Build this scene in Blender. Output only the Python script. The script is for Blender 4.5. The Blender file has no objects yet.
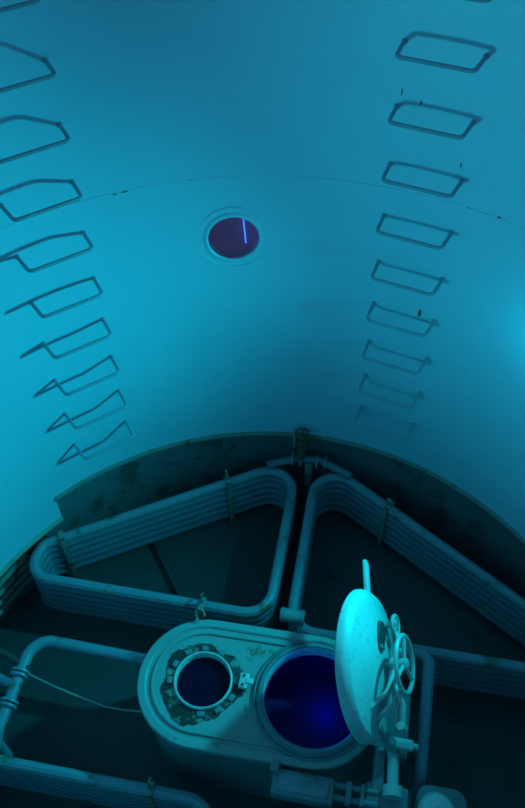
import bpy, bmesh, math, random
from mathutils import Vector, Matrix
random.seed(4)
C = bpy.context.scene
COL = C.collection
PI = math.pi
sin, cos = math.sin, math.cos

# ------------------------------------------------------------------ camera
FPX, PITCH, ROLL = 810.8, 0.8533, -0.0240
CAM = Vector((0.0478, -1.6165, 3.9261))
fw = Vector((0, cos(PITCH), -sin(PITCH))); rt = Vector((1, 0, 0)); up = rt.cross(fw)
r2 = cos(ROLL) * rt + sin(ROLL) * up; u2 = -sin(ROLL) * rt + cos(ROLL) * up
cd = bpy.data.cameras.new('camera'); cam = bpy.data.objects.new('camera', cd); COL.objects.link(cam)
cd.sensor_fit = 'HORIZONTAL'; cd.sensor_width = 36; cd.lens = FPX / 525 * 36; cd.clip_start = 0.02
cam.matrix_world = Matrix(((r2.x, u2.x, -fw.x, CAM.x), (r2.y, u2.y, -fw.y, CAM.y), (r2.z, u2.z, -fw.z, CAM.z), (0, 0, 0, 1)))
C.camera = cam

# ------------------------------------------------------------------ world, exposure, lamps
w = bpy.data.worlds.new('world'); C.world = w; w.use_nodes = True
w.node_tree.nodes['Background'].inputs[0].default_value = (0.060, 0.155, 0.255, 1)
w.node_tree.nodes['Background'].inputs[1].default_value = 1.0
C.view_settings.view_transform = 'Standard'; C.view_settings.look = 'None'
C.view_settings.exposure = 0.0; C.view_settings.gamma = 1.0; C.view_settings.use_curve_mapping = False

def point_lamp(name, loc, power, col, radius=0.05):
    l = bpy.data.lights.new(name, 'POINT'); l.energy = power; l.color = col; l.shadow_soft_size = radius
    o = bpy.data.objects.new(name, l); COL.objects.link(o); o.location = loc
    return o
def spot_lamp(name, loc, target, power, col, angle, blend, radius=0.05):
    l = bpy.data.lights.new(name, 'SPOT'); l.energy = power; l.color = col; l.shadow_soft_size = radius
    l.spot_size = math.radians(angle); l.spot_blend = blend
    o = bpy.data.objects.new(name, l); COL.objects.link(o); o.location = loc
    o.rotation_euler = (Vector(target) - Vector(loc)).to_track_quat('-Z', 'Y').to_euler()
    return o
LA = (1.50, 1.08, 1.05)
LB = (-1.38, -1.02, 1.45)
spot_lamp('tank_lamp_right', LA, (-1.4, 0.05, 0.75), 330, (0.00, 0.66, 0.82), 120, 1.0)
point_lamp('tank_lamp_right_spill', LA, 5, (0.00, 0.62, 0.86), 0.06)
spot_lamp('tank_lamp_left', LB, (1.50, 1.20, 1.95), 150, (0.022, 0.58, 0.72), 80, 1.0, 0.09)

# ------------------------------------------------------------------ materials
def nodes_of(m):
    m.use_nodes = True
    return m.node_tree.nodes, m.node_tree.links
def paint(name, col, rough=0.45, stain=None, amount=0.35, scale=3.0, bump=0.0, metallic=0.0, vary=0.12, spec=0.5):
    """painted metal: a base colour with slight cloudiness, and worn / rusted patches of their own"""
    m = bpy.data.materials.new(name); N, L = nodes_of(m); b = N['Principled BSDF']
    b.inputs['Roughness'].default_value = rough; b.inputs['Metallic'].default_value = metallic
    b.inputs['Specular IOR Level'].default_value = spec
    tc = N.new('ShaderNodeTexCoord')
    n1 = N.new('ShaderNodeTexNoise'); n1.inputs['Scale'].default_value = scale * 0.6; n1.inputs['Detail'].default_value = 5
    L.new(tc.outputs['Object'], n1.inputs['Vector'])
    r1 = N.new('ShaderNodeValToRGB'); L.new(n1.outputs[0], r1.inputs[0])
    r1.color_ramp.elements[0].position = 0.3; r1.color_ramp.elements[1].position = 0.7
    r1.color_ramp.elements[0].color = tuple(c * (1 - vary) for c in col) + (1,)
    r1.color_ramp.elements[1].color = tuple(min(1, c * (1 + vary)) for c in col) + (1,)
    out = r1.outputs[0]
    if stain:
        n2 = N.new('ShaderNodeTexNoise'); n2.inputs['Scale'].default_value = scale * 2.2; n2.inputs['Detail'].default_value = 8
        n2.inputs['Roughness'].default_value = 0.65
        L.new(tc.outputs['Object'], n2.inputs['Vector'])
        r2_ = N.new('ShaderNodeValToRGB'); L.new(n2.outputs[0], r2_.inputs[0])
        r2_.color_ramp.elements[0].position = 0.5 + (0.5 - amount) * 0.5; r2_.color_ramp.elements[1].position = r2_.color_ramp.elements[0].position + 0.09
        mx = N.new('ShaderNodeMix'); mx.data_type = 'RGBA'
        L.new(r2_.outputs[0], mx.inputs[0]); L.new(out, mx.inputs[6]); mx.inputs[7].default_value = tuple(stain) + (1,)
        out = mx.outputs[2]
    L.new(out, b.inputs['Base Color'])
    if bump:
        bp = N.new('ShaderNodeBump'); bp.inputs['Strength'].default_value = bump; bp.inputs['Distance'].default_value = 0.01
        n3 = N.new('ShaderNodeTexNoise'); n3.inputs['Scale'].default_value = scale * 6; n3.inputs['Detail'].default_value = 4
        L.new(tc.outputs['Object'], n3.inputs['Vector']); L.new(n3.outputs[0], bp.inputs['Height']); L.new(bp.outputs[0], b.inputs['Normal'])
    return m
def emitter(name, col, strength):
    m = bpy.data.materials.new(name); N, L = nodes_of(m); b = N['Principled BSDF']
    b.inputs['Base Color'].default_value = (0.02, 0.02, 0.1, 1)
    b.inputs['Emission Color'].default_value = tuple(col) + (1,); b.inputs['Emission Strength'].default_value = strength
    return m
def pane_mat(name, col, rough=0.05):
    m = bpy.data.materials.new(name); N, L = nodes_of(m)
    N.remove(N['Principled BSDF'])
    t = N.new('ShaderNodeBsdfTransparent'); t.inputs[0].default_value = tuple(col) + (1,)
    g = N.new('ShaderNodeBsdfGlossy'); g.inputs['Roughness'].default_value = rough
    f = N.new('ShaderNodeFresnel'); f.inputs[0].default_value = 1.45
    x = N.new('ShaderNodeMixShader'); L.new(f.outputs[0], x.inputs[0]); L.new(t.outputs[0], x.inputs[1]); L.new(g.outputs[0], x.inputs[2])
    L.new(x.outputs[0], N['Material Output'].inputs['Surface'])
    return m
RUST = (0.24, 0.075, 0.035)
M = dict(
    wall=paint('white_tank_paint', (0.53, 0.62, 0.72), 0.42, vary=0.05, scale=1.2),
    lower=paint('stained_lower_wall', (0.16, 0.165, 0.18), 0.7, stain=(0.09, 0.088, 0.08), amount=0.45, scale=2.2),
    lip=paint('rusty_lip_paint', (0.20, 0.20, 0.18), 0.6, stain=RUST, amount=0.36, scale=4),
    seam=paint('weld_seam_paint', (0.55, 0.62, 0.70), 0.5, stain=(0.30, 0.30, 0.28), amount=0.2, scale=3),
    band=paint('pale_band_paint', (0.30, 0.31, 0.24), 0.6, stain=(0.16, 0.15, 0.10), amount=0.35, scale=4),
    floor=paint('dark_floor_coating', (0.050, 0.064, 0.068), 0.75, stain=(0.028, 0.034, 0.034), amount=0.35, scale=1.6),
    rung=paint('grey_rung_paint', (0.30, 0.35, 0.42), 0.5, vary=0.1, scale=6),
    rust=paint('rust', RUST, 0.85, vary=0.4, scale=14, bump=0.4),
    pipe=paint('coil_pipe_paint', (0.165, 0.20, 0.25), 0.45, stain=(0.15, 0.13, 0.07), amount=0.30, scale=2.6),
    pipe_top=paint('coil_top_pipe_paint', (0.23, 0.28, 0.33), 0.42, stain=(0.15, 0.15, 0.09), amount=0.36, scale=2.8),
    clamp=paint('clamp_steel', (0.26, 0.26, 0.22), 0.55, stain=RUST, amount=0.42, scale=7),
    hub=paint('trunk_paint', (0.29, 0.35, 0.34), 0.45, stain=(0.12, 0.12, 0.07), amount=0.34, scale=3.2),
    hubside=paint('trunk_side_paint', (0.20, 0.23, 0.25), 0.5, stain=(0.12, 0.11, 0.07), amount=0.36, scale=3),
    worn=paint('worn_ring_paint', (0.30, 0.31, 0.26), 0.55, stain=(0.035, 0.035, 0.028), amount=0.72, scale=6),
    steel=paint('bare_steel', (0.62, 0.64, 0.64), 0.28, metallic=0.85, vary=0.15, scale=8),
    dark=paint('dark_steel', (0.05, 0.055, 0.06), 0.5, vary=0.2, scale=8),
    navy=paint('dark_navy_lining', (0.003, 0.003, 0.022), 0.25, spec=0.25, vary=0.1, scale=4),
    lid=paint('white_lid_paint', (0.60, 0.62, 0.60), 0.38, stain=(0.40, 0.43, 0.41), amount=0.38, scale=11, vary=0.04),
    wheel=paint('handwheel_paint', (0.50, 0.53, 0.50), 0.4, stain=(0.25, 0.24, 0.18), amount=0.2, scale=9),
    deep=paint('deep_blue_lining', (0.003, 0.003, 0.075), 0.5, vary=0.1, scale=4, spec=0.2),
    purple=paint('glowing_purple_backing', (0.22, 0.09, 0.26), 0.6, vary=0.1, scale=3),
    strip=emitter('glowing_blue_strip', (0.04, 0.20, 1.0), 2.0),
    glass=pane_mat('porthole_glass', (0.95, 0.95, 0.98)),
    wire=paint('wire_grey', (0.35, 0.33, 0.28), 0.6, vary=0.1, scale=9),
)

pb = M['purple'].node_tree.nodes['Principled BSDF']      # backing plate given a glow, standing in for a dim violet-lit space
pb.inputs['Emission Color'].default_value = (0.55, 0.38, 1.0, 1); pb.inputs['Emission Strength'].default_value = 0.045

# ------------------------------------------------------------------ mesh helpers
AX = 0.2                                   # the floor fittings are turned 0.2 rad against the camera's heading
def F(a, b, z=0.0):                         # fittings grid -> world
    return Vector((a * cos(AX) + b * sin(AX), -a * sin(AX) + b * cos(AX), z))
def link(name, bm, m, parent=None, off=None, smooth=True, auto=35):
    me = bpy.data.meshes.new(name)
    if off is not None: bmesh.ops.translate(bm, verts=bm.verts, vec=-Vector(off))
    bmesh.ops.recalc_face_normals(bm, faces=bm.faces)
    for f in bm.faces: f.smooth = smooth
    if smooth:
        for e in bm.edges:
            if len(e.link_faces) == 2 and e.calc_face_angle(0) > math.radians(auto): e.smooth = False
    bm.to_mesh(me); bm.free()
    me.materials.append(M[m])
    o = bpy.data.objects.new(name, me); COL.objects.link(o)
    if parent is not None: o.parent = parent
    return o
def tag(o, label, cat=None, group=None, kind=None):
    o['label'] = label
    if cat: o['category'] = cat
    if group: o['group'] = group
    if kind: o['kind'] = kind
    return o
class Thing:
    """an Empty at the thing's base on the fittings grid; parts are given in grid coordinates"""
    def __init__(s, name, label, cat, a, b, z, group=None):
        s.o = bpy.data.objects.new(name, None); COL.objects.link(s.o); s.o.empty_display_size = 0.1
        s.o.location = F(a, b, z); s.o.rotation_euler = (0, 0, -AX); s.off = (a, b, z)
        tag(s.o, label, cat, group)
    def part(s, name, bm, m, parent=None, label=None, smooth=True):
        o = link(name, bm, m, parent or s.o, s.off, smooth)
        if label: o['label'] = label
        return o
def B(): return bmesh.new()
def box(bm, c, s, bev=0.0, mat=None):
    r = bmesh.ops.create_cube(bm, size=1.0)
    bmesh.ops.scale(bm, verts=r['verts'], vec=s)
    if bev:
        es = list({e for v in r['verts'] for e in v.link_edges})
        rb = bmesh.ops.bevel(bm, geom=es, offset=bev, segments=2, affect='EDGES', profile=0.5)
        vs = list({v for f in rb['faces'] for v in f.verts} | {v for v in r['verts'] if v.is_valid})
    else: vs = r['verts']
    if mat is not None: bmesh.ops.transform(bm, matrix=mat, verts=vs)
    bmesh.ops.translate(bm, verts=vs, vec=c)
    return bm
def frame_along(pts, closed):
    n = len(pts); T = []
    for i in range(n):
        a = pts[(i - 1) % n] if (closed or i > 0) else pts[0]
        b = pts[(i + 1) % n] if (closed or i < n - 1) else pts[-1]
        T.append((b - a).normalized())
    return T
def tube(bm, pts, r, seg=10, closed=False, caps=True, up=None, radii=None):
    pts = [Vector(p) for p in pts]; T = frame_along(pts, closed); n = len(pts)
    ref = Vector(up) if up else (Vector((0, 0, 1)) if abs(T[0].z) < 0.9 else Vector((1, 0, 0)))
    N = (ref - T[0] * ref.dot(T[0])).normalized(); rings = []
    for i in range(n):
        N = (N - T[i] * N.dot(T[i])).normalized(); Bn = T[i].cross(N); rr = radii[i] if radii else r
        rings.append([bm.verts.new(pts[i] + (N * cos(2 * PI * k / seg) + Bn * sin(2 * PI * k / seg)) * rr) for k in range(seg)])
    m = n if closed else n - 1
    for i in range(m):
        A, D = rings[i], rings[(i + 1) % n]
        sh = 0
        if closed and i == n - 1:           # align the last ring with the first
            sh = min(range(seg), key=lambda s_: (A[0].co - D[s_].co).length)
        for k in range(seg):
            bm.faces.new((A[k], A[(k + 1) % seg], D[(k + 1 + sh) % seg], D[(k + sh) % seg]))
    if caps and not closed:
        bm.faces.new(list(reversed(rings[0]))); bm.faces.new(rings[-1])
    return bm
def rod(bm, p, q, r, seg=12, r2=None):
    return tube(bm, [p, q], r, seg, radii=[r, r if r2 is None else r2])
def rounded(poly, rad, seg=6, closed=True):
    """2-D / 3-D polyline with every corner replaced by an arc of the given radius"""
    P = [Vector(p) for p in poly]; n = len(P); out = []
    for i in range(n):
        if not closed and i in (0, n - 1): out.append(P[i]); continue
        r = rad[i] if isinstance(rad, (list, tuple)) else rad
        a, p, b = P[i - 1], P[i], P[(i + 1) % n]
        u, v = (a - p).normalized(), (b - p).normalized(); ang = u.angle(v)
        d = r / math.tan(ang / 2); c = p + (u + v).normalized() * (r / sin(ang / 2))
        s, e = p + u * d - c, p + v * d - c; tot = s.angle(e); ax = s.cross(e).normalized()
        for k in range(seg + 1): out.append(c + Matrix.Rotation(tot * k / seg, 3, ax) @ s)
    return out
def lathe(bm, prof, seg=48, c=(0, 0, 0), mat=None):
    """profile of (r, z) turned about the z axis; r = 0 closes to a pole"""
    rows = []; vs = []
    for r, z in prof:
        if r < 1e-6: row = [bm.verts.new((0, 0, z))]
        else: row = [bm.verts.new((r * cos(2 * PI * k / seg), r * sin(2 * PI * k / seg), z)) for k in range(seg)]
        rows.append(row); vs += row
    for A, D in zip(rows, rows[1:]):
        for k in range(seg):
            j = (k + 1) % seg
            if len(A) == 1 and len(D) > 1: bm.faces.new((A[0], D[k], D[j]))
            elif len(D) == 1 and len(A) > 1: bm.faces.new((A[k], A[j], D[0]))
            elif len(A) > 1: bm.faces.new((A[k], A[j], D[j], D[k]))
    if mat is not None: bmesh.ops.transform(bm, matrix=mat, verts=vs)
    bmesh.ops.translate(bm, verts=vs, vec=c)
    return bm
def torus(bm, R, r, seg=48, rs=10, c=(0, 0, 0), mat=None, a0=0, a1=2 * PI):
    pts = [Vector((R * cos(t), R * sin(t), 0)) for t in [2 * PI * k / seg for k in range(seg)]]
    if mat is not None: pts = [mat @ p for p in pts]
    up_ = (mat.to_3x3() @ Vector((0, 0, 1))) if mat is not None else (0, 0, 1)
    return tube(bm, [p + Vector(c) for p in pts], r, rs, closed=True, up=up_)
def loops_to_surface(bm, loops, cap0=False, cap1=False):
    R = [[bm.verts.new(p) for p in l] for l in loops]; n = len(R[0])
    for A, D in zip(R, R[1:]):
        for k in range(n): bm.faces.new((A[k], A[(k + 1) % n], D[(k + 1) % n], D[k]))
    if cap0: bm.faces.new(R[0])
    if cap1: bm.faces.new(R[-1])
    return bm

# ------------------------------------------------------------------ the tank shell
R = 1.971; Z_LIP = -0.509; Z_FLOOR = -1.25; Z_TOP = 4.9; R_LOW = 2.03
PA, PZ, PR = -0.0447, 1.197, 0.1425         # porthole: angle on the wall, height, radius
def cyl(th, z, r=R): return Vector((r * sin(th), r * cos(th), z))
def build_wall():
    bm = B(); NS = 192; K = 7               # the porthole patch spans K columns
    st = 2 * PI / NS
    half = K * st / 2; hz = half * R
    t0 = PA - half
    cols = [t0 + st * k for k in range(NS)]
    zs = [Z_LIP, 0.0, 0.5, PZ - hz, PZ + hz, 1.8, 2.6, 3.4, 4.2, Z_TOP]
    V = [[bm.verts.new(cyl(t, z)) for t in cols] for z in zs]
    pi_ = 3
    for i in range(len(zs) - 1):
        for k in range(NS):
            if i == pi_ and k < K: continue
            j = (k + 1) % NS
            bm.faces.new((V[i][k], V[i][j], V[i + 1][j], V[i + 1][k]))
    # square border -> circle
    border = [V[pi_][k] for k in range(K)] + [V[pi_][K]]
    nz = 6; side_r = [bm.verts.new(cyl(cols[K], PZ - hz + 2 * hz * q / nz)) for q in range(1, nz)]
    side_l = [bm.verts.new(cyl(cols[0], PZ - hz + 2 * hz * q / nz)) for q in range(1, nz)]
    loop = border + side_r + [V[pi_ + 1][k] for k in range(K, -1, -1)] + side_l[::-1]
    ang = []
    for v in loop:
        th = math.atan2(v.co.x, v.co.y) - PA; ang.append((th * R, v.co.z - PZ))
    prev = loop; steps = 3
    for s in range(1, steps + 1):
        row = []
        for (x, y) in ang:
            d = math.hypot(x, y); cx, cy = x / d * PR, y / d * PR; f = s / steps
            X, Y = x + (cx - x) * f, y + (cy - y) * f
            row.append(bm.verts.new(cyl(PA + X / R, PZ + Y)))
        n = len(row)
        for k in range(n): bm.faces.new((prev[k], prev[(k + 1) % n], row[(k + 1) % n], row[k]))
        prev = row
    me = bpy.data.meshes.new('wall_round')
    bm.normal_update()
    for f in bm.faces:
        f.smooth = True
        c = f.calc_center_median()
        if f.normal.dot(Vector((c.x, c.y, 0))) > 0: f.normal_flip()
    bm.to_mesh(me); bm.free(); me.materials.append(M['wall'])
    me.normals_split_custom_set_from_vertices([(-v.co.x / R, -v.co.y / R, 0) for v in me.vertices])
    o = bpy.data.objects.new('wall_round', me); COL.objects.link(o)
    tag(o, 'smooth white painted cylindrical tank wall with two ladders of rungs', kind='structure')
    return o
wall = build_wall()
def ring_band(prof, seg=192):
    return lathe(B(), prof, seg)
o = link('wall_base', ring_band([(R_LOW, Z_FLOOR - 0.02), (R_LOW, Z_LIP + 0.004)]), 'lower')
tag(o, 'dark stained lower band of the tank wall below the rusty lip', kind='structure')
TS0, TS1, SK = -1.75, -0.742, 0.195          # at the far left the white skirt reaches lower before its lip
def sweep(prof, t0, t1, dz=0.0, n=150):
    return loops_to_surface(B(), [[cyl(t0 + (t1 - t0) * k / n, z + dz, r) for r, z in prof] for k in range(n + 1)], True, True)
LIP = [(R_LOW + 0.02, Z_LIP - 0.006), (R - 0.004, Z_LIP - 0.006), (R - 0.020, Z_LIP + 0.006), (R - 0.020, Z_LIP + 0.022), (R - 0.003, Z_LIP + 0.034), (R_LOW + 0.02, Z_LIP + 0.034)]
o = link('trim_1', sweep(LIP, TS1, TS0 + 2 * PI), 'lip')
tag(o, 'rust spotted lip around the foot of the white tank wall', kind='structure')
o = link('trim_4', sweep([(R_LOW + 0.02, Z_LIP - SK), (R, Z_LIP - SK), (R, Z_LIP + 0.0), (R_LOW + 0.02, Z_LIP + 0.0)], TS0, TS1, n=60), 'wall')
tag(o, 'lower skirt of the white tank wall at the far left', kind='structure')
link('lip', sweep([(r, z) for r, z in LIP], TS0, TS1, -SK - 0.03, 60), 'band', o)['label'] = 'pale yellowish lip under the skirt'
zs_ = 1.5795
bm = B(); tube(bm, [cyl(2 * PI * k / 192, zs_, R + 0.001) for k in range(192)], 0.0038, 6, closed=True, up=(0, 0, 1))
o = link('trim_2', bm, 'seam'); tag(o, 'thin horizontal weld seam with rust specks around the tank wall', kind='structure')
seam = o
def wall_mark(th, z, hw, hh, m='rust'):
    """a thin raised blob of rust on the wall"""
    bm = B(); c = bm.verts.new(cyl(th, z, R - 0.004)); n = 12; ring = []
    for k in range(n):
        a_ = 2 * PI * k / n; j = 0.75 + 0.25 * random.random()
        ring.append(bm.verts.new(cyl(th + hw * j * cos(a_) / R, z + hh * j * sin(a_), R - 0.0004)))
    for k in range(n): bm.faces.new((c, ring[k], ring[(k + 1) % n]))
    return link('rust_mark', bm, m, seam)
for th, z, hw, hh in ((-0.318, zs_ - 0.006, 0.022, 0.006), (-0.345, zs_ - 0.010, 0.016, 0.004), (0.651, zs_ + 0.006, 0.012, 0.006), (0.573, zs_, 0.010, 0.005), (0.62, zs_, 0.008, 0.004),
                      (0.369, 2.085, 0.004, 0.020), (0.416, 2.05, 0.004, 0.016), (0.533, 1.79, 0.004, 0.016), (0.497, 0.828, 0.011, 0.036)):
    wall_mark(th, z, hw, hh)
bm = lathe(B(), [(0, Z_FLOOR), (0.7, Z_FLOOR), (1.4, Z_FLOOR), (R_LOW + 0.03, Z_FLOOR), (R_LOW + 0.03, Z_FLOOR - 0.04), (0, Z_FLOOR - 0.04)], 96)
o = link('floor', bm, 'floor'); tag(o, 'dark green coated tank floor under the coils', kind='structure')
bm = B()
p, q = F(-1.09, 1.40), F(-0.66, 0.84); d = (q - p); m4 = Matrix.Rotation(math.atan2(d.y, d.x), 4, 'Z')
box(bm, (p + q) / 2 + Vector((0, 0, Z_FLOOR + 0.02)), (d.length, 0.035, 0.05), 0.006, m4)
o = link('trim_3', bm, 'dark'); tag(o, 'dark raised rib on the floor inside the left coil', kind='structure')

# porthole: a recessed window in the wall
P0 = cyl(PA, PZ, R); nin = Vector((-sin(PA), -cos(PA), 0)); tg = Vector((cos(PA), -sin(PA), 0))
PM = Matrix((( tg.x, 0, nin.x, P0.x), (tg.y, 0, nin.y, P0.y), (0, 1, 0, P0.z), (0, 0, 0, 1)))   # local z = into the tank
def port_obj(name, bm, m, parent=None, label=None):
    bmesh.ops.transform(bm, matrix=PM, verts=bm.verts)
    o = link(name, bm, m, parent)
    if label: o['label'] = label
    return o
win = port_obj('window_1', lathe(B(), [(0.150, -0.07), (0.144, -0.012), (0.138, 0.006), (0.146, 0.012), (0.160, 0.010), (0.166, 0.002), (0.166, -0.02)], 56), 'wall')
tag(win, 'round porthole with a raised rim in the tank wall', kind='structure')
port_obj('window_rim', torus(B(), 0.197, 0.0065, 64, 8, c=(0, 0, 0.003)), 'wall', win)
port_obj('backing', lathe(B(), [(0, -0.06), (0.152, -0.06), (0.152, -0.07), (0, -0.07)], 48), 'purple', win, 'purple back of the porthole with a faint added glow')
port_obj('pane', lathe(B(), [(0, -0.010), (0.1435, -0.010), (0.1435, -0.018), (0, -0.018)], 48), 'glass', win, 'clear round glass pane')
bm = rod(B(), (0.067, -0.068, -0.042), (0.058, 0.108, -0.042), 0.0040, 8)  # glowing rod drawn as the bright blue strip in the porthole
bmesh.ops.transform(bm, matrix=PM, verts=bm.verts)
o = link('blue_strip', bm, 'strip'); tag(o, 'thin bright blue glowing strip behind the round porthole glass', 'light')

# ------------------------------------------------------------------ the ladders: every rung a thing
WR, SO, RB = 0.335, 0.150, 0.0100
def rung_mesh():
    """local: x along the wall, y out of the wall into the tank, z up; origin midway between its feet"""
    bm = B(); h = WR / 2; fx = h + 0.012
    path = rounded([(-fx, -0.004, 0), (-h, SO, 0), (h, SO, 0), (fx, -0.004, 0)], 0.026, 5, closed=False)
    return tube(bm, path, RB, 8, up=(0, 0, 1))
def foot_mesh(s):
    return lathe(B(), [(0, 0.007), (0.011, 0.006), (0.014, 0.000), (0.014, -0.006)], 12, mat=Matrix.Rotation(-PI / 2, 4, 'X'), c=(s * (WR / 2 + 0.011), 0.004, 0))
protos = {}
def add_rung(th, z, label, group):
    if not protos:
        o = link('ladder_rung', rung_mesh(), 'rung')
        fs = [link('rung_foot', foot_mesh(s), 'rung', o) for s in (-1, 1)]
        protos['o'], protos['f'] = o, fs
    else:
        o = protos['o'].copy(); COL.objects.link(o)
        for f in protos['f']:
            c = f.copy(); COL.objects.link(c); c.parent = o
    rr = math.sqrt(R * R - (WR / 2 + 0.012) ** 2)
    o.location = (rr * sin(th), rr * cos(th), z); o.rotation_euler = (0, 0, PI - th)
    tag(o, label, 'rung', group)
    return o
TL, TR = -0.5343, 0.4520
ORD = ['lowest', 'second lowest', 'third from the bottom', 'fourth from the bottom', 'fifth from the bottom', 'sixth from the bottom', 'seventh from the bottom', 'eighth from the bottom', 'ninth from the bottom', 'tenth from the bottom']
for k in range(10):
    add_rung(TL, -0.101 + 0.3 * k, 'bent bar rung, %s on the ladder left of the porthole' % ORD[k], 'rungs of the left ladder')
for k in range(10):
    lab = 'bent bar rung, %s on the ladder right of the porthole' % ORD[k]
    if k == 3: lab = 'bent bar rung around a brown rust spot, fourth from the bottom of the right ladder'
    ro = add_rung(TR, 2.3143 - 0.3 * (8 - k) - (0.022 if k == 9 else 0), lab, 'rungs of the right ladder')

# ------------------------------------------------------------------ heating coils
PRAD, PITCHZ, NPIPE, ZC = 0.035, 0.073, 6, -0.80
def coil(name, label, poly, rad, clamps, off, bottom_label=None):
    t = Thing(name, label, 'coil', off[0], off[1], Z_FLOOR)
    loop = rounded([(a, b, 0) for a, b in poly], rad, 7)
    for i in range(NPIPE):
        z = ZC - i * PITCHZ
        bm = tube(B(), [p + Vector((0, 0, z)) for p in loop], PRAD, 10, closed=True, up=(0, 0, 1))
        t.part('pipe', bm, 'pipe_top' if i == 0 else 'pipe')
    zb = ZC - (NPIPE - 1) * PITCHZ
    for (a, b, ang, kind) in clamps:
        m4 = Matrix.Rotation(ang, 4, 'Z'); u = Vector((cos(ang), sin(ang), 0)); n = Vector((-sin(ang), cos(ang), 0)); c = Vector((a, b, 0))
        bm = B(); zt = ZC + PRAD + 0.006
        for s in (-1, 1):                    # flat bars both sides of the stack, with legs to the floor
            box(bm, c + n * s * (PRAD + 0.006) + Vector((0, 0, (zt + Z_FLOOR) / 2)), (0.034, 0.010, zt - Z_FLOOR + 0.012), 0.002, m4)
        box(bm, c + Vector((0, 0, zt)), (0.034, 2 * PRAD + 0.022, 0.012), 0.002, m4)
        cl = t.part('clamp', bm, 'clamp')
        bm = B()
        if kind == 'hook':
            pts = [c + Vector((0, 0, zt)), c + Vector((0, 0, zt + 0.05)), c + n * 0.012 + Vector((0, 0, zt + 0.075)), c + n * 0.036 + Vector((0, 0, zt + 0.07)), c + n * 0.040 + Vector((0, 0, zt + 0.045))]
            tube(bm, pts, 0.007, 8); t.part('hook', bm, 'clamp', cl)
        elif kind == 'tee':
            rod(bm, c + Vector((0, 0, zt)), c + Vector((0, 0, zt + 0.06)), 0.009, 8)
            rod(bm, c - u * 0.022 + Vector((0, 0, zt + 0.055)), c + u * 0.022 + Vector((0, 0, zt + 0.055)), 0.011, 8)
            t.part('bolt', bm, 'clamp', cl)
    return t
A0 = math.atan2(1.81 - 1.15, -0.31 + 1.41)
cl_ = coil('heating_coil', 'triangular stack of pale pipes left behind the hatch trunk, below the left ladder',
     [(-0.095, 1.985), (-0.095, 0.725), (-1.73, 0.74), (-1.68, 0.985)], [0.17, 0.17, 0.14, 0.06],
     [(-0.56, 1.693, A0, 'hook'), (-1.575, 1.050, A0, 'none'), (-0.52, 0.727, 0.0, 'hook')], (-0.7, 1.2))
A1 = math.atan2(1.10 - 1.90, 1.46 - 0.22)
cr_ = coil('heating_coil', 'triangular stack of pale pipes on the right, behind the raised hatch lid',
     [(0.05, 2.015), (1.72, 0.935), (1.79, 0.665), (0.05, 0.665)], [0.17, 0.06, 0.12, 0.16],
     [(0.585, 1.668, A1, 'tee'), (1.62, 0.665, 0.0, 'none')], (0.7, 1.1))
cf_ = coil('heating_coil', 'stack of pale pipes in the lower left corner, in front of the hatch trunk',
     [(-0.17, -0.40), (-0.17, -1.60), (-0.55, -1.72), (-1.72, -0.70), (-1.76, -0.40)], [0.17, 0.12, 0.12, 0.12, 0.12],
     [(-0.545, -0.40, 0.0, 'hook')], (-0.8, -0.9))

# stubs with flanges that join the two rear coils at the wall
def flange_pair(bm, p, d, r=0.052, gap=0.030, th=0.013):
    p = Vector(p); d = Vector(d).normalized()
    for s in (-1, 1):
        rod(bm, p + d * (s * gap - th / 2), p + d * (s * gap + th / 2), r, 20)
    return bm
t = Thing('connecting_pipe', 'flanged pipe crossing the gap between the two rear coils', 'pipe', 0.0, 1.88, Z_FLOOR)
cpts = rounded([(-0.30, 1.842, ZC + 0.075), (-0.10, 1.935, ZC + 0.075), (0.07, 1.945, ZC + 0.075), (0.30, 1.84, ZC + 0.075)], 0.06, 4, closed=False)
t.part('pipe', tube(B(), cpts, 0.028, 10), 'pipe')
for a in (-0.10, 0.075):
    bm = flange_pair(B(), (a, 1.932, ZC + 0.075), (1, 0, 0))
    t.part('flange', bm, 'pipe_top')
bm = B(); box(bm, (-0.012, 1.92, (ZC + 0.06 + Z_FLOOR) / 2), (0.05, 0.03, ZC + 0.06 - Z_FLOOR), 0.004); t.part('support', bm, 'clamp')
# valve on the lip
bm = lathe(B(), [(0, -0.66), (0.030, -0.655), (0.034, -0.56), (0.024, -0.53), (0.040, -0.50), (0.040, -0.47), (0.018, -0.455), (0.014, -0.38), (0, -0.378)], 16, c=(-0.065, 1.895, 0)); vv = t.part('valve', bm, 'rust', label='small rusty valve standing up past the wall lip')
bm = B(); rod(bm, (-0.065, 1.895, -0.66), (-0.065, 1.93, ZC + 0.09), 0.018, 10); t.part('stem', bm, 'clamp', vv)
bm = torus(B(), 0.042, 0.008, 20, 6, c=(-0.065, 1.895, -0.385)); rod(bm, (-0.107, 1.895, -0.385), (-0.023, 1.895, -0.385), 0.006, 6); rod(bm, (-0.065, 1.853, -0.385), (-0.065, 1.937, -0.385), 0.006, 6)
t.part('handwheel', bm, 'rust', vv)
bm = B(); box(bm, (-0.115, 1.90, -0.46), (0.014, 0.05, 0.13), 0.003); box(bm, (-0.085, 1.90, -0.50), (0.06, 0.03, 0.016), 0.003); t.part('bracket', bm, 'clamp', vv)

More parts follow.
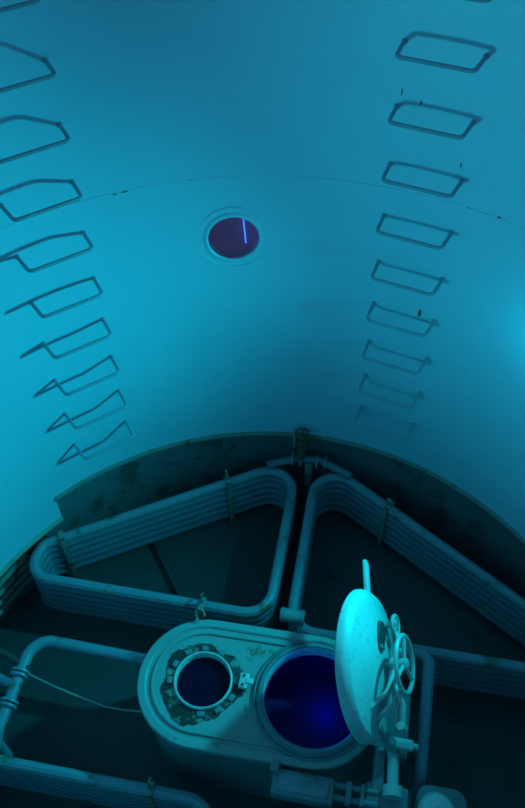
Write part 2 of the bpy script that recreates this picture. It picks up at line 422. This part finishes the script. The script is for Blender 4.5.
# clamp block where the right coil turns beside the trunk
t = Thing('pipe_fitting', 'pale clamp block on the inner corner of the right coil', 'fitting', 0.055, 0.705, ZC + PRAD)
zf = ZC + PRAD + 0.047
bm = B(); rod(bm, (-0.015, 0.715, zf), (0.135, 0.715, zf), 0.043, 18); t.part('body', bm, 'hub')
for a in (0.0, 0.12): t.part('collar', rod(B(), (a - 0.008, 0.715, zf), (a + 0.008, 0.715, zf), 0.047, 18), 'pipe_top')
bm = tube(B(), [(0.105, 0.68, zf - 0.01), (0.11, 0.64, zf + 0.03), (0.11, 0.60, zf + 0.02), (0.115, 0.585, zf - 0.02)], 0.008, 8); t.part('hose', bm, 'dark')

# header pipes left and right of the trunk
t = Thing('header_pipe', 'single bent pipe with two flanges left of the hatch trunk', 'pipe', -1.3, 0.1, Z_FLOOR)
hp = rounded([(-0.712, 0.315, ZC), (-1.50, 0.335, ZC), (-1.505, -0.29, ZC), (-1.505, -0.29, Z_FLOOR + 0.0)], [0, 0.13, 0.08, 0], 8, closed=False)
t.part('pipe', tube(B(), hp, 0.036, 14), 'pipe_top')
for b in (0.10, -0.085):
    t.part('flange', flange_pair(B(), (-1.503, b, ZC), (0, 1, 0), 0.058, 0.014, 0.015), 'pipe_top')
bm = tube(B(), [(-1.503, 0.03, ZC), (-1.62, 0.05, ZC), (-1.80, 0.10, ZC)], 0.034, 12); t.part('branch_pipe', bm, 'pipe')
bm = tube(B(), [(-1.45, 0.13, ZC), (-1.60, 0.19, ZC + 0.02), (-1.78, 0.22, ZC + 0.02)], 0.022, 10); t.part('branch_pipe', bm, 'dark')
t = Thing('header_pipe', 'bent pipe running toward the front right of the raised lid', 'pipe', 0.87, 0.3, Z_FLOOR)
hp = rounded([(0.68, 0.60, ZC + 0.10), (0.905, 0.60, ZC + 0.10), (0.885, -0.12, ZC + 0.10), (0.885, -0.12, Z_FLOOR)], [0, 0.07, 0.08, 0], 7, closed=False)
t.part('pipe', tube(B(), hp, 0.036, 14), 'pipe_top')
t.part('flange', flange_pair(B(), (0.80, 0.60, ZC + 0.10), (1, 0, 0), 0.050, 0.014, 0.014), 'pipe_top')
bm = B(); box(bm, (0.89, 0.2, (ZC + 0.07 + Z_FLOOR) / 2), (0.05, 0.04, ZC + 0.07 - Z_FLOOR), 0.004); t.part('support', bm, 'clamp')

# pipes along the wall at the far left
for i, z in enumerate((-0.86, -0.94, -1.02, -1.10)):
    bm = tube(B(), [cyl(-1.75 + 0.85 * k / 24, z, R_LOW - 0.024) for k in range(25)], 0.020, 8)
    o = link('wall_pipe', bm, 'clamp'); tag(o, 'thin curved pipe along the lower wall at the far left, %s of four' % ('topmost', 'second from top', 'third from top', 'lowest')[i], 'pipe', 'curved pipes along the lower wall')

# cable
cpts = [(-1.44, 0.10, -0.775), (-1.30, 0.07, -0.80), (-1.13, 0.045, -0.835), (-0.95, 0.015, -0.845), (-0.82, 0.01, -0.825), (-0.685, 0.01, -0.79)]
bm = tube(B(), [F(*p) for p in cpts], 0.0055, 6)
o = link('cable', bm, 'wire'); tag(o, 'thin pale wire stretched from the flanged pipe to the hatch trunk', 'cable')

# ------------------------------------------------------------------ the hatch trunk
CP, CB, ZT = Vector((-0.355, 0.138, 0)), Vector((0.265, 0.145, 0)), -0.50
def stadium(r, z, n=24):
    pts = []
    for k in range(n + 1):
        t_ = PI / 2 + PI * k / n; pts.append(CP + Vector((r * cos(t_), r * sin(t_), z)))
    for k in range(n + 1):
        t_ = -PI / 2 + PI * k / n; pts.append(CB + Vector((r * cos(t_), r * sin(t_), z)))
    return pts
tr = Thing('hatch_trunk', 'pale racetrack shaped trunk with a small port and an open round hatch', 'hatch', 0.0, 0.14, Z_FLOOR)
# body
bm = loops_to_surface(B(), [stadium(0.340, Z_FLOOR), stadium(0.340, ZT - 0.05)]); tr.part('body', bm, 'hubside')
# top plate with two holes : stadium outline to the two circles, triangulated
bm = B()
def hole(c, r, n=48): return [c + Vector((r * cos(2 * PI * k / n), r * sin(2 * PI * k / n), ZT - 0.012)) for k in range(n)]
edges = []
for lp in (stadium(0.335, ZT - 0.012), hole(CP, 0.152), hole(CB, 0.285)):
    vs = [bm.verts.new(p) for p in lp]
    edges += [bm.edges.new((vs[k], vs[(k + 1) % len(vs)])) for k in range(len(vs))]
bmesh.ops.triangle_fill(bm, use_beauty=True, use_dissolve=False, edges=edges)
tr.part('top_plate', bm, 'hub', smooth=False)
# raised rim
bm = loops_to_surface(B(), [stadium(0.330, ZT - 0.055), stadium(0.362, ZT - 0.055), stadium(0.370, ZT - 0.045), stadium(0.370, ZT - 0.006), stadium(0.364, ZT), stadium(0.328, ZT), stadium(0.320, ZT - 0.006), stadium(0.318, ZT - 0.02)])
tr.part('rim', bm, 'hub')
bm = loops_to_surface(B(), [stadium(0.294, ZT - 0.02), stadium(0.294, ZT - 0.004), stadium(0.290, ZT + 0.001), stadium(0.280, ZT + 0.001), stadium(0.276, ZT - 0.004), stadium(0.276, ZT - 0.02)])
tr.part('inner_bead', bm, 'hub')
# small port
lob = [0.218 + 0.016 * sin(3 * t_ + 1.0) + 0.008 * sin(7 * t_ + 2) + 0.007 * random.uniform(-1, 1) + 0.022 * max(0, cos(t_ - 3.9)) for t_ in [2 * PI * k / 72 for k in range(72)]]
ringp = lambda f, z: [CP + Vector((f(k) * cos(2 * PI * k / 72), f(k) * sin(2 * PI * k / 72), z)) for k in range(72)]
bm = loops_to_surface(B(), [ringp(lambda k: lob[k] + 0.004, ZT - 0.02), ringp(lambda k: lob[k], ZT - 0.006), ringp(lambda k: 0.178, ZT - 0.002), ringp(lambda k: 0.164, ZT - 0.002), ringp(lambda k: 0.164, ZT - 0.02)])
tr.part('worn_ring', bm, 'worn', label='worn dark ragged ring around the small port')
bm = lathe(B(), [(0.166, ZT - 0.02), (0.166, ZT + 0.010), (0.163, ZT + 0.016), (0.156, ZT + 0.018), (0.152, ZT + 0.012), (0.152, ZT - 0.10)], 48, c=CP)
tr.part('port_ring', bm, 'lid', label='bright clean ring of the small port')
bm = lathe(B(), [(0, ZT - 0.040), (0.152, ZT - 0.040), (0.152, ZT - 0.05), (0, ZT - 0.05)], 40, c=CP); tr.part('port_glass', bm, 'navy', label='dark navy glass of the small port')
for k in range(12):                          # small clamping dogs around the ring, some worn away
    a_ = 2 * PI * (k + 0.3) / 12
    if k in (7, 8): continue
    bm = box(B(), CP + Vector((0.188 * cos(a_), 0.188 * sin(a_), ZT + 0.002)), (0.030, 0.040, 0.012), 0.004, Matrix.Rotation(a_, 4, 'Z'))
    tr.part('clamping_dog', bm, 'hubside')
# big coaming
bm = lathe(B(), [(0.335, ZT - 0.02), (0.334, ZT + 0.008), (0.326, ZT + 0.016), (0.316, ZT + 0.010), (0.312, ZT + 0.022), (0.300, ZT + 0.036), (0.286, ZT + 0.036), (0.280, ZT + 0.028), (0.280, ZT - 0.02)], 64, c=CB)
tr.part('coaming', bm, 'hubside')
bm = lathe(B(), [(0.2805, ZT + 0.03), (0.272, ZT + 0.012), (0.272, ZT - 0.05), (0.281, ZT - 0.06)], 64, c=CB); tr.part('seal_ring', bm, 'lid', label='steel sealing ring inside the big hatch, its shine painted on')  # pale lid paint stands in for the shine of the steel
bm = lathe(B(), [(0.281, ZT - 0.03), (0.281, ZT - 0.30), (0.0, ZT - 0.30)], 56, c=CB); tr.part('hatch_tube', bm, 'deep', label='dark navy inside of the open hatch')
# latch between port and hatch
bm = B(); box(bm, (-0.128, 0.165, ZT + 0.022), (0.050, 0.085, 0.030), 0.005); box(bm, (-0.095, 0.165, ZT + 0.036), (0.045, 0.030, 0.016), 0.004)
lt = tr.part('latch', bm, 'lid')
for s in (-1, 1): tr.part('latch_bolt', rod(B(), (-0.130, 0.165 + s * 0.026, ZT + 0.032), (-0.130, 0.165 + s * 0.026, ZT + 0.045), 0.008, 8), 'dark', lt)
bm = tube(B(), [(-0.478, 0.50, ZT - 0.01), (-0.485, 0.512, ZT + 0.05), (-0.470, 0.520, ZT + 0.085), (-0.440, 0.515, ZT + 0.085), (-0.425, 0.495, ZT + 0.05)], 0.006, 8)
bm2 = B(); rod(bm2, (-0.478, 0.46, ZT - 0.03), (-0.478, 0.505, ZT - 0.01), 0.010, 8)
hk = tr.part('eye_bracket', bm2, 'hub'); tr.part('hook', bm, 'wire', hk)
# actuator and hinge hardware at the near side
bm = B(); box(bm, (0.275, -0.315, ZT - 0.035), (0.32, 0.13, 0.10), 0.014); ab = tr.part('actuator_box', bm, 'hubside')
bm = B(); box(bm, (0.275, -0.315, ZT + 0.018), (0.26, 0.085, 0.012), 0.004); tr.part('cover_plate', bm, 'pipe_top', ab)
bm = B(); box(bm, (0.12, -0.25, ZT - 0.10), (0.05, 0.06, 0.30), 0.01); tr.part('side_bracket', bm, 'hubside')
bm = B()
for b in (-0.27, -0.33): rod(bm, (0.43, b, ZT - 0.03), (0.66, b, ZT - 0.03), 0.016, 10)
box(bm, (0.51, -0.30, ZT - 0.03), (0.03, 0.11, 0.05), 0.005); box(bm, (0.58, -0.30, ZT - 0.03), (0.022, 0.11, 0.05), 0.005)
tr.part('push_rod', bm, 'hubside')
HX = 0.705
bm = B(); rod(bm, (HX + 0.01, -0.02, ZT + 0.0), (HX + 0.025, -0.27, ZT + 0.0), 0.030, 16)
rod(bm, (HX + 0.01, -0.03, ZT), (HX + 0.012, -0.055, ZT), 0.040, 16); rod(bm, (HX + 0.024, -0.235, ZT), (HX + 0.026, -0.29, ZT), 0.052, 16)
tr.part('hinge_shaft', bm, 'wheel')
bm = B(); box(bm, (HX - 0.05, -0.14, ZT - 0.09), (0.06, 0.26, 0.14), 0.012); box(bm, (HX + 0.0, -0.28, ZT - 0.10), (0.22, 0.12, 0.14), 0.012); tr.part('hinge_bracket', bm, 'hubside')
bm = B(); box(bm, (HX + 0.02, 0.10, ZT - 0.07), (0.14, 0.36, 0.10), 0.015); tr.part('hinge_base', bm, 'hubside')

bm = B(); box(bm, (HX + 0.005, -0.035, ZT + 0.055), (0.21, 0.055, 0.045), 0.01); rod(bm, (HX + 0.10, -0.035, ZT + 0.055), (HX + 0.135, -0.035, ZT + 0.055), 0.016, 10); tr.part('hinge_crossbar', bm, 'wheel')

# rounded housing at the front right
t = Thing('pump_housing', 'rounded pale housing at the front right, beside the hinge', 'housing', 1.02, -0.30, Z_FLOOR)
lp = lambda s, z: [Vector((p.x, p.y, z)) for p in rounded([(0.85 + s, -0.47 + s, 0), (1.11 - s, -0.47 + s, 0), (1.11 - s, -0.18 - s, 0), (0.85 + s, -0.18 - s, 0)], 0.07 - s, 6)]
t.part('body', loops_to_surface(B(), [lp(0, Z_FLOOR), lp(0, ZT - 0.04), lp(0.008, ZT - 0.018), lp(0.024, ZT - 0.010)], cap1=True), 'hubside')
bm = lathe(B(), [(0.095, -0.015), (0.092, 0.02), (0.075, 0.045), (0.035, 0.055), (0, 0.056)], 28, c=(0.955, -0.315, ZT - 0.008)); t.part('dome_cap', bm, 'lid', label='bright domed cap')

# ------------------------------------------------------------------ the lid, swung open on its hinge
TH = math.radians(66); RL = 0.383; LH = 0.385
LC = Vector((HX - LH * cos(TH) - 0.022, CB.y + 0.075, ZT + 0.03 + LH * sin(TH)))
LM = Matrix.Translation(LC) @ Matrix.Rotation(TH, 4, 'Y')
def lid_part(name, bm, m, parent=None, label=None):
    bmesh.ops.transform(bm, matrix=LM, verts=bm.verts)
    return tr.part(name, bm, m, parent, label)
bm = lathe(B(), [(0, -0.030), (0.29, -0.030), (0.30, -0.035), (RL - 0.012, -0.034), (RL, -0.024), (RL - 0.002, -0.002), (RL - 0.010, 0.014), (RL - 0.032, 0.038), (RL - 0.036, 0.0395), (0.30, 0.047), (0.24, 0.066), (0.16, 0.083), (0.08, 0.092), (0, 0.094)], 72)
lid = lid_part('lid', bm, 'lid', None, 'bright white domed hatch lid standing open, with handwheel')
def dome(x, y):
    r = math.hypot(x, y)
    pr = [(0, 0.094), (0.08, 0.092), (0.16, 0.083), (0.24, 0.066), (0.30, 0.046), (0.335, 0.03)]
    for (r0, z0), (r1, z1) in zip(pr, pr[1:]):
        if r <= r1: return z0 + (z1 - z0) * (r - r0) / (r1 - r0)
    return 0.02
bm = B(); box(bm, (-0.10, RL + 0.072, -0.020), (0.052, 0.20, 0.022), 0.004, Matrix.Rotation(math.radians(-9), 4, 'X')); lid_part('handle_bar', bm, 'lid', lid, 'flat bar sticking out of the top edge')
# handwheel on its frame
WZ = 0.195
wc = Vector((0.0, 0.0, WZ))
bm = torus(B(), 0.140, 0.0125, 40, 10, c=wc)
for k in range(3):
    a_ = PI / 2 + 2 * PI * k / 3 + 0.35; rod(bm, wc, wc + Vector((0.14 * cos(a_), 0.14 * sin(a_), 0)), 0.011, 8)
lathe(bm, [(0, -0.022), (0.028, -0.022), (0.030, 0.014), (0.018, 0.022), (0, 0.022)], 16, c=wc)
lid_part('handwheel', bm, 'wheel', lid, 'three-spoked round handwheel')
bm = rod(B(), (0, 0, 0.08), (0, 0, WZ), 0.014, 12); lid_part('wheel_shaft', bm, 'wheel', lid)
for pts, r_ in (([(0.05, -0.255, dome(0.05, 0.255) - 0.006), (0.03, -0.22, 0.125), (0.0, -0.10, 0.142), (0, 0.0, 0.145)], 0.015),
                ([(-0.05, -0.245, dome(0.05, 0.245) - 0.006), (-0.03, -0.16, 0.125), (-0.01, -0.06, 0.142), (0, 0.0, 0.145)], 0.012),
                ([(0.0, 0.215, 0.110), (0.02, 0.13, 0.150), (0.0, 0.05, 0.165), (0, 0.0, 0.145)], 0.013)):
    lid_part('wheel_frame', tube(B(), rounded(pts, 0.05, 4, closed=False), r_, 10), 'wheel', lid)
bm = lathe(B(), [(0.0, 0.125), (0.034, 0.125), (0.034, 0.156), (0.02, 0.160)], 14); lid_part('wheel_bearing', bm, 'wheel', lid)
sc = Vector((0.0, 0.215, 0.130))
bm = torus(B(), 0.050, 0.011, 28, 8, c=sc); rod(bm, sc + Vector((-0.046, 0, 0)), sc + Vector((0.046, 0, 0)), 0.007, 6); rod(bm, sc + Vector((0, -0.046, 0)), sc + Vector((0, 0.046, 0)), 0.007, 6)
lid_part('small_wheel', bm, 'wheel', lid, 'small round wheel above the handwheel')
bm = rod(B(), (0, 0.215, 0.055), (0, 0.215, 0.130), 0.014, 10); lid_part('small_wheel_shaft', bm, 'wheel', lid)
# dark oval plate with two bolts
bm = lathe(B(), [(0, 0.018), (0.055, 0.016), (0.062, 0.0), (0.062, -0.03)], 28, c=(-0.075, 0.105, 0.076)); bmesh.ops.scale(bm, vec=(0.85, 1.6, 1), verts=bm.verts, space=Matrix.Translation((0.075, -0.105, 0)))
gl = lid_part('dark_oval', bm, 'dark', lid, 'dark oval plate')
bm = B()
for s in (-1, 1): lathe(bm, [(0.009, 0.09), (0.009, 0.104), (0, 0.106)], 8, c=(-0.075 + s * 0.018, 0.055, 0.003))
lid_part('oval_bolts', bm, 'steel', lid)
# levers and hinge arm
bm = tube(B(), rounded([(0.0, -0.09, 0.145), (0.0, -0.135, 0.165), (0.05, -0.19, 0.185), (0.09, -0.285, 0.175)], 0.03, 4, closed=False), 0.015, 10)
rod(bm, (0.065, -0.285, 0.175), (0.115, -0.285, 0.175), 0.022, 10); lid_part('lever', bm, 'wheel', lid)
bm = tube(B(), rounded([(0.04, -0.135, 0.170), (0.06, -0.20, 0.150), (0.10, -0.28, 0.14)], 0.03, 4, closed=False), 0.012, 10); lid_part('lever', bm, 'wheel', lid)
for y_ in (-0.27, 0.20):
    bm = B(); box(bm, (LH * 0.66, y_, 0.034), (0.40 * LH + 0.14, 0.055, 0.048), 0.012); lid_part('hinge_arm', bm, 'hub', lid)

# blue lamp down inside the open hatch
bl = F(CB.x + 0.075, CB.y + 0.05, ZT - 0.185)
point_lamp('hatch_blue_lamp', bl, 0.65, (0.0, 0.0, 1.0), 0.03)
